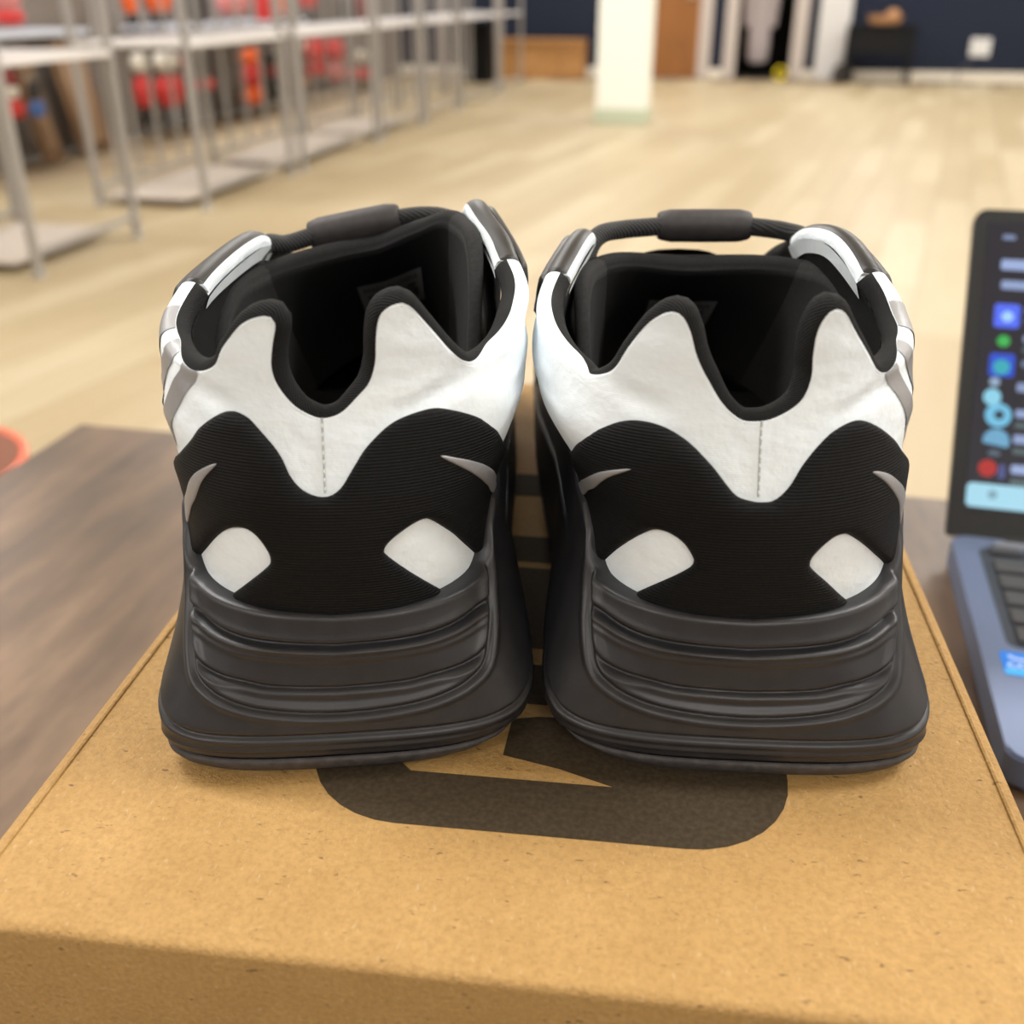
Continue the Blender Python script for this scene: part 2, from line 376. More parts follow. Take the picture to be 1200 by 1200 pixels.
def panel(name, outer, holes, mat, parent, sp=.0018, thick=0., rad=.002, off=0., relief=None, surf=None):
    "patch of the shoe's wall, outlined in (u, z); thick > 0 gives it a rounded raised edge"
    surf = surf or (B, N)
    loops = [resample(outer, sp*.7, True)] + [resample(h, sp*.6, True) for h in holes]
    S = np.array([KU, 1.]); L2 = [l*S for l in loops]
    lo = L2[0].min(0); hi = L2[0].max(0)
    gx, gy = np.meshgrid(np.arange(lo[0]+sp*.37, hi[0], sp), np.arange(lo[1]+sp*.41, hi[1], sp)); gx[1::2] += sp*.5
    g = np.stack([gx.ravel(), gy.ravel()], -1)
    k = inpoly(g, L2[0])
    for h in L2[1:]: k &= ~inpoly(g, h)
    g = g[k]; g = g[segdist(g, L2) > sp*.45]
    extra = [g]
    if thick:                    # two rows of points inside the edge carry its rounding
        for l in L2:
            t = np.roll(l,-1,0)-np.roll(l,1,0); t /= np.maximum(np.linalg.norm(t,axis=1,keepdims=True),1e-9); nn = np.stack([-t[:,1],t[:,0]],-1)
            for dd in (.18, .55):
                for sg in (1,-1):
                    q = l+nn*sg*rad*dd; k = inpoly(q, L2[0])
                    for h in L2[1:]: k &= ~inpoly(q, h)
                    q = q[k]; q = q[segdist(q, L2) > rad*dd*.9]; extra.append(q)
    pts = np.vstack(L2 + extra)
    edges = []; o = 0
    for l in L2:
        n = len(l); edges += [(o+i, o+(i+1)%n) for i in range(n)]; o += n
    r = delaunay_2d_cdt([Vector(p) for p in pts], edges, [], 0, 1e-7)
    P = np.array([tuple(v) for v in r[0]]); T = np.array([f for f in r[2] if len(f) == 3])
    c = P[T].mean(1); k = inpoly(c, L2[0])
    for h in L2[1:]: k &= ~inpoly(c, h)
    T = T[k]; uv = P/S
    h = np.full(len(P), off)
    if thick:
        d = np.clip(segdist(P, L2)/rad, 0, 1); h = off + thick*np.sqrt(np.maximum(0, 1-(1-d)**2))
    if relief is not None: h = h + relief(uv[:,0], uv[:,1])
    V = surf[0](uv[:,0], uv[:,1]) + surf[1](uv[:,0], uv[:,1])*h[:,None]
    return mesh(name, V, T, mat, parent, True, uv=P)

SHOES = {
 'R': dict(o=(.0566,.2015), yaw=0.0, m=1, km=1.035, k=(1.075,.92), l=(1.0,1.11), t=(1.03,1.0),
  collar=[(-2.2,.085),(-1.75,.103),(-1.6,.109),(-1.45,.111),(-1.25,.107),(-1.1,.1035),(-.9,.1010),(-.7,.0985),(-.577,.0968),(-.507,.0953),(-.442,.0975),(-.402,.1005),(-.370,.1058),(-.337,.1110),(-.292,.1140),(-.260,.1138),(-.230,.1105),(-.205,.1060),(-.170,.1008),(-.122,.0948),(-.077,.0915),(-.042,.0908),(.010,.0913),(.070,.0935),(.108,.0963),(.128,.1010),(.128,.1065),(.140,.1118),(.175,.1153),(.213,.1145),(.255,.1103),(.308,.1043),(.350,.1003),(.40,.0988),(.48,.0990),(.6,.1005),(.8,.104),(1.0,.110),(1.15,.114),(1.3,.1155),(1.5,.112),(1.75,.103),(2.2,.085)],
  over=[(-1.3,.058),(-1.1,.066),(-.85,.0715),(-.70,.0755),(-.565,.0810),(-.467,.0858),(-.360,.0895),(-.275,.0895),(-.205,.0868),(-.145,.0820),(-.105,.0775),(-.077,.0750),(-.037,.0740),(-.005,.0737),(.035,.0742),(.078,.0772),(.115,.0818),(.165,.0863),(.215,.0890),(.292,.0903),(.380,.0878),(.490,.0830),(.58,.0785),(.72,.0735),(.9,.069),(1.1,.064),(1.3,.056)],
  win=[[(-.70,.036),(-.665,.0445),(-.630,.0480),(-.550,.0545),(-.450,.0607),(-.375,.0640),(-.320,.0643),(-.270,.0625),(-.235,.0595),(-.228,.0572),(-.265,.0545),(-.417,.0460),(-.56,.036)],
       [(.177,.0580),(.185,.0602),(.238,.0638),(.290,.0643),(.358,.0615),(.478,.0550),(.60,.0485),(.68,.0435),(.72,.036),(.50,.036),(.350,.0448),(.250,.0520),(.19,.0562)]],
  chev=[[(-.367,.0790),(-.47,.0768),(-.60,.0728),(-.78,.067),(-.93,.0615),(-.97,.058),(-.88,.0585),(-.732,.0655),(-.60,.0702),(-.48,.0750)],
        [(.350,.0783),(.413,.0770),(.50,.0735),(.60,.069),(.70,.0625),(.74,.057),(.68,.058),(.60,.0635),(.53,.0685),(.46,.0725),(.41,.0752)]],
  lat=[(.70,.87),(.53,.60),(.40,.475)],
  straps=[(-1.62,-1.2),(1.02,1.62)],
  tongue=[(-1,.074),(-.92,.088),(-.82,.100),(-.66,.1085),(-.4,.107),(0,.1025),(.4,.106),(.66,.1085),(.82,.100),(.92,.088),(1,.074)],
  seam=-.016,
  cord=[[(-.033,.110,.096),(-.0335,.114,.104),(-.0295,.121,.1085),(-.022,.128,.1088),(-.008,.134,.1088)],
        [(.0185,.134,.1088),(.030,.129,.1082),(.0355,.122,.1070),(.0375,.115,.1010),(.0370,.110,.095)]],
  tw=(.0358,.0360), tog=((.0053,.1345,.1088), 0.0), label=((-.165,.20),(.30,.58))),
 'L': dict(o=(-.0425,.2035), yaw=1.0, m=-1, km=1.0, k=(.96,1.0), l=(1.06,1.0), t=(1.0,1.09),
  collar=[(-2.2,.085),(-1.75,.103),(-1.6,.108),(-1.45,.1105),(-1.15,.109),(-1.0,.107),(-.8,.103),(-.6,.1000),(-.47,.0985),(-.377,.0990),(-.310,.1015),(-.280,.1060),(-.225,.1112),(-.157,.1135),(-.125,.1128),(-.136,.1080),(-.140,.1028),(-.125,.0983),(-.080,.0938),(-.025,.0913),(.013,.0908),(.060,.0920),(.105,.0953),(.145,.0988),(.163,.1033),(.170,.1092),(.190,.1140),(.235,.1158),(.263,.1148),(.302,.1105),(.358,.1045),(.417,.1005),(.483,.0985),(.6,.0990),(.8,.102),(1.0,.106),(1.15,.110),(1.35,.116),(1.5,.119),(1.62,.116),(1.75,.108),(2.2,.085)],
  over=[(-1.3,.056),(-1.1,.064),(-.9,.069),(-.72,.0735),(-.58,.0775),(-.460,.0828),(-.385,.0875),(-.282,.0918),(-.215,.0910),(-.160,.0868),(-.122,.0828),(-.097,.0783),(-.057,.0752),(.000,.0740),(.048,.0757),(.088,.0805),(.125,.0850),(.190,.0895),(.268,.0915),(.340,.0915),(.453,.0883),(.540,.0845),(.628,.0798),(.75,.0745),(.9,.070),(1.1,.065),(1.3,.058)],
  win=[[(-.76,.036),(-.72,.0435),(-.66,.0475),(-.547,.0538),(-.405,.0620),(-.312,.0648),(-.257,.0643),(-.215,.0605),(-.207,.0575),(-.237,.0545),(-.407,.0437),(-.53,.036)],
       [(.203,.0602),(.240,.0630),(.315,.0658),(.370,.0655),(.473,.0602),(.548,.0550),(.638,.0483),(.69,.0435),(.72,.036),(.56,.036),(.400,.0457),(.223,.0575)]],
  chev=[[(-.327,.0800),(-.402,.0775),(-.472,.0742),(-.56,.069),(-.68,.0625),(-.73,.057),(-.66,.0585),(-.57,.0645),(-.49,.069),(-.402,.0752)],
        [(.338,.0813),(.448,.0785),(.58,.0742),(.718,.0693),(.86,.063),(.92,.058),(.83,.060),(.70,.0660),(.583,.0710),(.438,.0768)]],
  lat=[(-.86,-.69),(-.61,-.53),(-.475,-.39)],
  straps=[(-1.62,-1.02),(1.15,1.62)],
  tongue=[(-1,.074),(-.92,.088),(-.82,.099),(-.66,.1050),(-.4,.1055),(0,.1085),(.25,.115),(.47,.1205),(.65,.1200),(.80,.113),(.92,.098),(1,.080)],
  seam=.004,
  cord=[[(-.036,.108,.095),(-.0345,.112,.1025),(-.032,.119,.1060),(-.027,.126,.1045),(-.018,.132,.1062)],
        [(.0065,.1325,.1108),(.016,.131,.1122),(.024,.128,.1120),(.031,.122,.1095),(.034,.114,.105)]],
  tw=(.0358,.0325), tog=((-.0058,.1325,.1085), 11.0), label=((-.12,.27),(.30,.60))),
}
RIM = .0036                      # half the thickness of the padded wall
def wrinkle(u, z):               # soft folds in the padded white wall
    r = .00025*np.sin(z*520+u*9)*sstep(z,.078,.09)*(.35+.65*sstep(np.abs(u),.25,.6))
    r += -.0016*np.exp(-(((z-.0945)-(np.abs(u)-.33)*.02)/.0022)**2)*np.exp(-((np.abs(u)-.33)/.10)**2)
    r += .0016*np.exp(-((z-.086)/.007)**2)*np.exp(-((np.abs(u)-.55)/.14)**2)
    r += -.0010*np.exp(-((z-.0895)/.0016)**2)*np.exp(-((np.abs(u)-.72)/.10)**2)
    return r
def off_surf(d):                 # the same wall, d metres further in
    return (lambda u, z: B(u,z)-N(u,z)*d, N)
def zt_mid(u):                   # upper rim of the midsole
    return herm([(0,.0440),(.3,.0447),(.5,.0456),(.62,.0463),(.70,.0472),(.755,.0505),(.80,.0575),(.86,.0618),(1.1,.0625),(1.5,.0570),(2,.0460),(2.6,.0370),(3,.0330),(4,.0350)])(np.abs(u))
def zb_mid(u): return herm([(0,0),(2.2,0),(3,.004),(4,.015)])(np.abs(u))
GA = herm([(0,.0365),(.36,.0376),(.5,.0386),(.69,.0412),(.9,.045),(1.3,.047),(2,.036),(3,.024),(4,.024)])
GB = herm([(0,.0255),(.25,.0263),(.36,.0274),(.48,.0284),(.56,.0296),(.66,.034)])
GC = crom([(-.76,.066),(-.735,.050),(-.70,.0420),(-.655,.0350),(-.585,.0280),(-.5,.0248),(-.4,.0226),(-.25,.0206),(0,.0192),(.25,.0206),(.4,.0226),(.5,.0248),(.585,.0280),(.655,.0350),(.70,.0420),(.735,.050),(.76,.066)], 6)
GCf = herm([(0,.0192),(.25,.0206),(.4,.0226),(.5,.0248),(.585,.0280),(.655,.0350),(.70,.0420),(.735,.050),(.76,.066)])
GD = herm([(0,.0135),(.5,.0138),(.68,.0150),(.85,.0185),(1.05,.022),(1.4,.020),(2.2,.015),(3,.017),(4,.026)])
def groove(d, w=.00075, depth=.0011, lip=.0006, second=0.):   # d > 0 above the crease
    over = lip*1.3*np.exp(-np.maximum(d,0)/.0045)*sstep(d, -.0002, .0009)      # the band above hangs over its crease
    return over - depth*np.exp(-((d+.0003)/w)**2) + lip*np.exp(-((d+.0021)/.0008)**2) + second*np.exp(-((d+.0038)/.0007)**2)
def midrelief(u, z):
    au = np.abs(u); p = np.stack([u*.06, z], -1).reshape(-1,2)
    c = GC*[.06,1]; best = np.full(len(p), 1e9)
    for a, b in zip(c[:-1], c[1:]):
        d = b-a; t = np.clip(((p-a)@d)/(d@d), 0, 1); best = np.minimum(best, np.linalg.norm(p-a-t[:,None]*d, axis=1))
    best = best.reshape(u.shape)
    inside = (z > GCf(au)) & (au < .76); sd = np.where(inside, best, -best)
    r = groove(sd, .0007, .0011, .0004)
    r += -.0013*sstep(sd, -.0002, .0035)                       # the layered block lies deeper than the flared sides
    ins = sstep(sd, -.0005, .002)
    r += ins*(groove(z-GA(au), .0009, .0016, .0008, .0004) - .0002*sstep(z-GA(au), 0, .003)) + ins*(groove(z-GB(au), .0006, .0011, .0004))
    r += groove(z-GD(au), .0007, .0009, .0004)
    r += .0005*np.exp(-((z-.0095)/.0007)**2)*(1-sstep(au,.8,1.1))
    r += sstep(au,1.0,1.3)*groove(z-GA(au), .0010, .0016, .0009)
    return r
def MN(u, z, e=2e-3):
    n = np.cross(M(u+e,z)-M(u-e,z), M(u,z+e*.1)-M(u,z-e*.1)); return n/np.maximum(np.linalg.norm(n,axis=-1,keepdims=True),1e-9)
SEAM_Z = .0062
def build_shoe(key, label):
    q = SHOES[key]; KB[:] = q['k']; KL[:] = q['l']; KT[:] = q['t']; LS[0] = q['m']; KM[0] = q['km']
    x, y = cw(*q['o']); root = empty('sneaker', (x, y, BOX_TOP+.0006), YAW+math.radians(q['yaw']))
    tag(root, label, 'shoe', 'pair of sneakers standing on the box')
    # ---- midsole and outsole: walls with real creases, closed underneath
    uu = np.unique(np.round(np.concatenate([np.linspace(-1,1,321), np.linspace(1,1.5,26), -np.linspace(1,1.5,26), np.linspace(1.5,4,74), -np.linspace(1.5,4,74)]), 5))
    uu = uu[(uu > -3.999)]
    nr = 110; v = np.linspace(0, 1, nr)
    zb = zb_mid(uu)+SEAM_Z; zt = zt_mid(uu)
    U_, V_ = np.meshgrid(uu, v); Z_ = zb+(zt-zb)*V_
    D_ = midrelief(U_, Z_)
    D_ -= .0016*(1-np.sqrt(np.clip((zt-Z_)/.0016,0,1)*(2-np.clip((zt-Z_)/.0016,0,1)))) + .0009*np.exp(-((Z_-zb)/.0007)**2)
    P = M(U_, Z_)+MN(U_, Z_)*D_[...,None]
    cen = np.zeros_like(P[0]); cen[:,1] = np.clip(P[-1][:,1], .04, .25); cen[:,2] = zt
    top = [P[-1]*(1-k)+cen*k for k in (.10, .24)]; 
    for t_, dz in zip(top, (.0004, .004)): t_[:,2] = zt-dz
    c0 = cen.copy(); c0[:,2] = zb; bot = [P[0]*.88+c0*.12]
    rows = [bot[0]]+list(P)+top
    mesh('midsole', np.vstack(rows), gridfaces(len(rows), len(uu), True), MAT['mid'], root)
    uo = uu[::1]; zb = zb_mid(uo); prof = [(.0,.55),(.0,.14),(.0,.05),(.0004,.018),(.0014,.004),(.003,0),(.0048,0),(.0060,.006),(.0062,.03)]
    rows = []
    for dz, k in prof:
        p = M(uo, .0+dz+0*uo)+MN(uo, dz+.001+0*uo)*(.0004); p[:,2] = zb+dz
        c = np.zeros_like(p); c[:,1] = np.clip(p[:,1], .03, .255); c[:,2] = p[:,2]; rows.append(p*(1-k)+c*k)
    mesh('outsole', np.vstack(rows), gridfaces(len(rows), len(uo), True), MAT['out'], root)
    # ---- white padded wall, trimmed by the collar line
    col = crom(q['collar'], 6); lo = crom([(2.2,.030),(1.6,.034),(1.1,.036),(.6,.034),(0,.034),(-.6,.034),(-1.1,.036),(-1.6,.034),(-2.2,.030)], 6)
    wall = np.vstack([col, lo])
    panel('upper', wall, [], MAT['white'], root, sp=.0016, relief=lambda u, z: wrinkle(u, z))
    panel('collar_lining', wall, [], MAT['lining'], root, sp=.003, off=-2*RIM)
    # rolled collar edge: white to the outside, black lining to the inside
    c = resample(col, .0011); e = 1.0
    P = B(c[:,0], c[:,1])+N(c[:,0], c[:,1])*wrinkle(c[:,0], c[:,1])[:,None]; n = N(c[:,0], c[:,1])
    T = np.gradient(P, axis=0); T /= np.linalg.norm(T, axis=1, keepdims=True); b = np.cross(n, T)
    for _ in range(6): b = (np.roll(b,1,0)+2*b+np.roll(b,-1,0))/4 if False else b
    au = np.abs(c[:,0]); split = math.radians(12)+math.radians(78)*sstep(au,.40,.62); sp_ = np.zeros(len(au), bool)
    for s0, s1 in q['straps']: sp_ |= (c[:,0] > min(s0,s1)) & (c[:,0] < max(s0,s1))
    hi_ = np.where(sp_, math.pi, split); lo_ = np.where(sp_, math.radians(118), 0)
    for nm, mt, f0, f1 in (('collar_roll', 'white', lo_, hi_), ('collar_binding', 'lining', hi_, 0*split+math.pi), ('eyestay_edge', 'strap', 0*lo_, lo_)):
        rows = []
        for k in np.linspace(0, 1, 9):
            f = f0+(f1-f0)*k; rows.append(P-n*RIM+(n*np.cos(f)[:,None]+b*(.85*np.sin(f))[:,None])*RIM)
        s = np.concatenate([[0], np.cumsum(np.linalg.norm(np.diff(P,axis=0),axis=1))])
        uv = np.vstack([np.stack([np.full_like(s, k*.0012), s], -1) for k in range(9)])
        mesh(nm, np.vstack(rows), gridfaces(9, len(c)), MAT[mt], root, uv=uv)
    for s0, s1 in q['straps']:   # white inner face of the eyestay, and the black strap on its outside
        us = np.linspace(s0, s1, 24); zc = np.interp(us, col[:,0], col[:,1]) if True else 0
        srt = np.argsort(col[:,0]) ; side = np.sign(s0)
        cc = col[(col[:,0]*side) > .9]; cc = cc[np.argsort(cc[:,0])]; zc = np.interp(us, cc[:,0], cc[:,1])
        ring = np.vstack([np.stack([us, zc+.0003], -1), np.stack([us[::-1], zc[::-1]-.0035], -1)])
        panel('eyestay_lining', ring, [], MAT['white'], root, sp=.002, off=-2*RIM-.0004)
        st = np.vstack([np.stack([us, zc-.0004], -1), np.stack([us[::-1], zc[::-1]-.011], -1)])
        panel('eyestay_strap', st, [], MAT['strap'], root, sp=.0018, thick=.0016, rad=.0016, off=.0002)
    # ---- black ribbed heel overlay with its two windows, silver flashes, seam
    ov = np.vstack([crom(q['over'], 6), np.array([(1.3,.040),(.9,.038),(.5,.036),(0,.036),(-.5,.036),(-.9,.038),(-1.3,.040)])])
    over = panel('heel_overlay', ov, [crom(w, 4, True) for w in q['win']], MAT['rib'], root, sp=.0016, thick=.0022, rad=.0024, off=-.0002)
    for c_ in q['chev']: panel('reflective_flash', crom(c_, 4, True), [], MAT['silver'], over, sp=.0012, thick=.0003, rad=.0006, off=.0020)
    st_shift = .22
    for st in q['lat']:          # three silver strokes of the printed numerals on the outer side
        ua, ub = st; sg = np.sign(ua); nk = 26; us = np.linspace(ua, ub, 7); rows = []
        ca = c[:,0]*sg; sel = np.where(ca > .36)[0]; sel = sel[np.argsort(ca[sel])]
        for k in range(nk):
            if k < 16:           # up the wall
                q_ = 1-k/15.; u_ = us+sg*st_shift*q_; ze = np.interp(np.abs(u_), ca[sel], c[sel,1]); z_ = ze*(1-q_)+.078*q_
                rows.append(B(u_, z_)+N(u_, z_)*(wrinkle(u_, z_)+.0003)[:,None])
            else:                # and over the rolled edge
                f = (split*.97*(k-15)/(nk-16))[:,None]; pt = P-n*RIM+(n*np.cos(f)+b*.85*np.sin(f))*(RIM+.0003)
                rows.append(np.stack([np.interp(np.abs(us), ca[sel], pt[sel,a_]) for a_ in range(3)], -1))
        mesh('reflective_stroke', np.vstack(rows), gridfaces(nk, 7), MAT['silver'], root)
    zs0, zs1 = .0915, .0750; us = q['seam']; bm = BM()
    zz = np.linspace(zs0, zs1, 18); p = B(us+0*zz, zz)+N(us+0*zz, zz)*.00005
    seam = BM().tube([tuple(r) for r in p], .00028, 6).build('heel_seam', MAT['seam'], root)
    for i in range(8):
        z0 = zs0-.0012-i*.0020; p = B(np.full(3,us), np.array([z0,z0-.0007,z0-.0014]))+N(np.full(3,us), np.array([z0,z0-.0007,z0-.0014]))*np.array([[.0001],[.00055],[.0001]])
        bm.tube([tuple(r) for r in p], .00022, 5)
    bm.build('stitching', MAT['thread'], seam)
    # ---- tongue: thick padded sheet, open like a U towards the heel
    zq = herm(q['tongue']); zt_ = lambda s: zq(s)-.0042; ns = 61; S_ = np.linspace(-1, 1, ns); r = .0044
    def tong(s, t, d=0.):
        f = s*1.86; cf = np.maximum(np.cos(f), 0); x_ = np.where(s<0,q['tw'][0],q['tw'][1])*np.sin(f)*(1-.10*t); y_ = .073+.050*np.cos(f)+cf*.075*t**1.15; z_ = zt_(s)-.050*t-.004*cf*t
        d = d*(.42+.58*cf); x_ = x_*(1-.05*t*(1-cf)); return np.stack([x_+np.sin(f)*d, y_+np.cos(f)*d, z_], -1)
    rows = []; vv = []
    for t in np.linspace(1, .03, 22): rows.append(tong(S_, t)); vv.append(-t*.055)
    for a in np.linspace(0, math.pi, 9):
        p = tong(S_, .03, r-r*math.cos(a)); p[:,2] += r*.9*math.sin(a)*(.42+.58*np.maximum(np.cos(S_*1.86),0)); rows.append(p); vv.append(.005*a/math.pi)
    for t in np.linspace(.05, 1, 12): rows.append(tong(S_, t, 2*r)); vv.append(.005+t*.055)
    sl = np.cumsum(np.concatenate([[0], np.linalg.norm(np.diff(tong(S_, .03), axis=0), axis=1)]))
    # the middle, and the two side wings beyond the seam
    i0, i1 = 15, ns-16
    for nm, mt, ia, ib in (('tongue','lining',i0,i1), ('tongue_wing','wing',0,i0), ('tongue_wing','wing',i1,ns-1)):
        R_ = np.stack([w[ia:ib+1] for w in rows]); uv = np.stack([np.stack([sl[ia:ib+1], np.full(ib-ia+1, k)], -1) for k in vv])
        if nm == 'tongue_wing': R_ = R_-np.stack([np.sin(S_[ia:ib+1]*1.86), np.cos(S_[ia:ib+1]*1.86), 0*S_[ia:ib+1]], -1)*.0004
        o = mesh(nm, R_.reshape(-1,3), gridfaces(len(rows), ib-ia+1), MAT[mt], root, uv=uv.reshape(-1,2))
        if nm == 'tongue': tongue = o
    # size label inside the tongue
    (s0, s1), (t0, t1) = q['label']; n1, n2 = 12, 8
    def lab(a, b_, d): s = s0+(s1-s0)*a; return tong(s, t0+(t1-t0)*b_+0*s, -d)
    A_g, B_g = np.meshgrid(np.linspace(0,1,n1), np.linspace(0,1,n2))
    labo = mesh('size_label', lab(A_g.ravel(), B_g.ravel(), .0007), gridfaces(n2, n1), MAT['tab'], tongue)
    cu = bpy.data.curves.new('label_text', 'FONT'); cu.body = 'MADE IN CHINA'; cu.size = 1; cu.align_x = 'CENTER'
    to = bpy.data.objects.new('label_text', cu); COL.objects.link(to); bpy.context.view_layer.update()
    tm = bpy.data.meshes.new_from_object(to.evaluated_get(bpy.context.evaluated_depsgraph_get())); bpy.data.objects.remove(to)
    co = np.empty(len(tm.vertices)*3); tm.vertices.foreach_get('co', co); co = co.reshape(-1,3)
    wd = co[:,0].max()-co[:,0].min(); a = .5+co[:,0]/wd*.86; b_ = .26-co[:,1]*.20
    tm.vertices.foreach_set('co', lab(a, b_, .0009).ravel()); tm.update(); link('label_text', tm, MAT['tabink'], labo)
    bm = BM(); rng = random.Random(4)
    for i, bb in enumerate((.38,.47,.56,.65,.74,.84)):
        a0 = .10
        while a0 < .86:
            a1 = min(.9, a0+rng.uniform(.05,.16))
            pp = [lab(np.array(aa), bv, .0009) for aa, bv in ((a0,bb),(a1,bb),(a1,bb+.05),(a0,bb+.05))]
            bm.bm.faces.new([bm.bm.verts.new(tuple(v_)) for v_ in pp]); a0 = a1+.03
    bm.build('label_print', MAT['tabink'], labo)
    # ---- insole, vamp, toe
    ui = np.linspace(-1.9, 1.9, 61); p = B(ui, .052+0*ui)-N(ui, .052+0*ui)*.001; mid = p.copy(); mid[:,0] *= .02
    mesh('insole', np.vstack([p, mid]), gridfaces(2, len(ui)), MAT['lining'], root)
    ys = np.linspace(.150, .2965, 26); hw = herm([(.15,.0350),(.17,.0395),(.19,.0440),(.22,.0455),(.25,.0420),(.275,.0330),(.29,.0200),(.2965,.004)])
    ht = herm([(.15,.098),(.17,.090),(.20,.074),(.23,.062),(.26,.054),(.28,.046),(.2965,.034)]); cx = herm([(.15,0),(.22,-.0015),(.2965,-.004)])
    rows = []; ang = np.linspace(0, math.pi, 33)
    for yy in ys:
        w_ = hw(yy); h_ = ht(yy)-.028; x_ = np.sign(np.cos(ang))*np.abs(np.cos(ang))**.72*w_; z_ = .028+h_*np.sin(ang)**.80
        rows.append(np.stack([x_+cx(yy)*q['m'], np.full_like(x_, yy), z_], -1))
    mesh('vamp', np.vstack(rows), gridfaces(len(rows), 33), MAT['rib'], root, uv=np.vstack([r_[:,[0,1]] for r_ in rows]))
    # ---- lace cord and its toggle
    for path in q['cord']:
        BM().tube([tuple(v_) for v_ in crom(path, 8)], .0029, 12).build('lace_cord', MAT['cord'], root, True)
    pr = [(.0012,-.0149),(.0042,-.0149),(.0047,-.0142),(.0054,-.0110),(.0055,0),(.0054,.0110),(.0047,.0142),(.0042,.0149),(.0012,.0149)]
    BM().lathe(pr, n=28, sx=.95, sy=.86).build('lace_toggle', MAT['toggle'], root, True, loc=q['tog'][0], rot=(0, math.radians(90-q['tog'][1]), 0))
    return root

# ------------------------------------------------------------------ dark table under the box
m = NT('dark_rustic_wood').set(rough=.40); co = m.coords('Object', (5.0, 1.1, 5.0)); n1 = m.noise(co, 3.4, 6, .62)
c1 = m.ramp(n1, [(.32, (.048,.029,.016)), (.50, (.115,.070,.040)), (.70, (.24,.152,.088))])
kn = m.ramp(m.noise(m.coords('Object', (5, 2.6, 5)), 2.6, 2), [(.70, (0,0,0)), (.82, (1,1,1))])
m.base(m.mix(kn, c1, (.27,.19,.125))); m.normal(m.bump(n1, .12, .002)); MAT['darkwood'] = m.m
tb = tag(empty('table', (.36, .16, 0)), 'dark brown wood grain table carrying the shoe box and the laptop', 'table')
BM().box(0, 0, TABLE_Z-.02, 1.71, 1.024, .04, .004).build('table_top', MAT['darkwood'], tb)
BM().box(0, 0, TABLE_Z-.085, 1.55, .88, .09, .003).build('apron', MAT['darkwood'], tb)
for sx in (-1, 1):
    for sy in (-1, 1): BM().box(sx*.74, sy*.41, (TABLE_Z-.04)/2, .07, .07, TABLE_Z-.04, .004).build('leg', MAT['darkwood'], tb)

# ------------------------------------------------------------------ shoe box
BW, BL = .2418, .350
ox, oy = (-.14279, .13871); th = math.radians(7.3)          # front-left corner, in the box's own axes
cxl, cyl = ox*math.cos(th)+oy*math.sin(th), -ox*math.sin(th)+oy*math.cos(th)
bx, by = cw(cxl, cyl)
box = tag(empty('shoe_box', (bx, by, TABLE_Z), YAW-th), 'closed brown kraft cardboard shoe box with black printing under the sneakers', 'box')
t = BM(); e = .0035
t.box(BW/2, BL/2, .002, BW-2*e, BL-2*e, .003)
for cx_, cy_, sx_, sy_ in ((BW/2, e, BW-2*e, .002), (BW/2, BL-e, BW-2*e, .002), (e, BL/2, .002, BL-2*e), (BW-e, BL/2, .002, BL-2*e)): t.box(cx_, cy_, .0615, sx_, sy_, .120)
t.build('tray', MAT['kraft'], box)
# lid: softly rounded folds and slightly bowed panels
def lid_mesh():
    R = .0026; zb_, zt_ = BOX_H-.056, BOX_H
    def ring(d, z, rr):                                      # rounded rectangle, d metres in from the edge
        out = []
        for cx_, cy_, a0 in ((BW-d-rr, BL-d-rr, 0), (d+rr, BL-d-rr, 90), (d+rr, d+rr, 180), (BW-d-rr, d+rr, 270)):
            for k in range(5):
                a = math.radians(a0+90*k/4); out.append((cx_+rr*math.cos(a), cy_+rr*math.sin(a), z))
        return out
    rings = [ring(.0016, zb_, .0012), ring(0, zb_, .0016), ring(0, zt_-.030, .0016), ring(0, zt_-R, .0016)]
    for a in (20, 42, 65, 90): rings.append(ring(R*(1-math.cos(math.radians(a))), zt_-R+R*math.sin(math.radians(a)), .0016))
    rings.append(ring(.0042, zt_-.0003, .0016)); rings.append(ring(.0075, zt_, .0016)); rings.append(ring(.06, zt_, .0016))
    V = [p for r in rings for p in r]; n = 20; Fs = gridfaces(len(rings), n, True); Fs.append(tuple(range((len(rings)-1)*n, len(rings)*n)))
    return V, Fs
V, Fs = lid_mesh(); lid = mesh('lid', V, Fs, MAT['kraft'], box, True)
try: lid.data.set_sharp_from_angle(angle=math.radians(50))
except Exception: pass
# turned-over side edges of the lid show as a thin ridge along both long sides
for sx in (.0034, BW-.0034): BM().tube([(sx, .004, BOX_H-.0004), (sx, BL/2, BOX_H-.0003), (sx, BL-.004, BOX_H-.0004)], .0008, 8).build('folded_edge', MAT['kraft'], lid, True)
def rr(x0, x1, y0, y1, r, n=8, cs=(1,1,1,1)):
    out = []
    for (cx_, cy_, a0), c in zip(((x1, y1, 0), (x0, y1, 90), (x0, y0, 180), (x1, y0, 270)), cs):
        sx = -1 if cx_ == x1 else 1; sy = -1 if cy_ == y1 else 1; q = r*c
        for k in range(n+1): a = math.radians(a0+90*k/n); out.append((cx_+sx*q+q*math.cos(a), cy_+sy*q+q*math.sin(a)))
    return out
PZ = BOX_H+.00002
def ink(pts): BM().prism(pts, PZ, PZ+.00012).build('printed_shape', MAT['print'], lid)
lobe = [(.0655+.026*(1-math.cos(a)), .0662-.026*math.sin(a)) for a in np.linspace(0, math.pi/2, 9)]
lobe2 = [(.1862-.026*(1-math.cos(a)), .0668-.0262*math.sin(a)) for a in np.linspace(math.pi/2, 0, 9)]
ink(lobe + lobe2 + [(.1862,.088), (.1675,.088), (.1675,.0592), (.0915,.0587), (.084,.066), (.084,.088), (.0655,.088)])
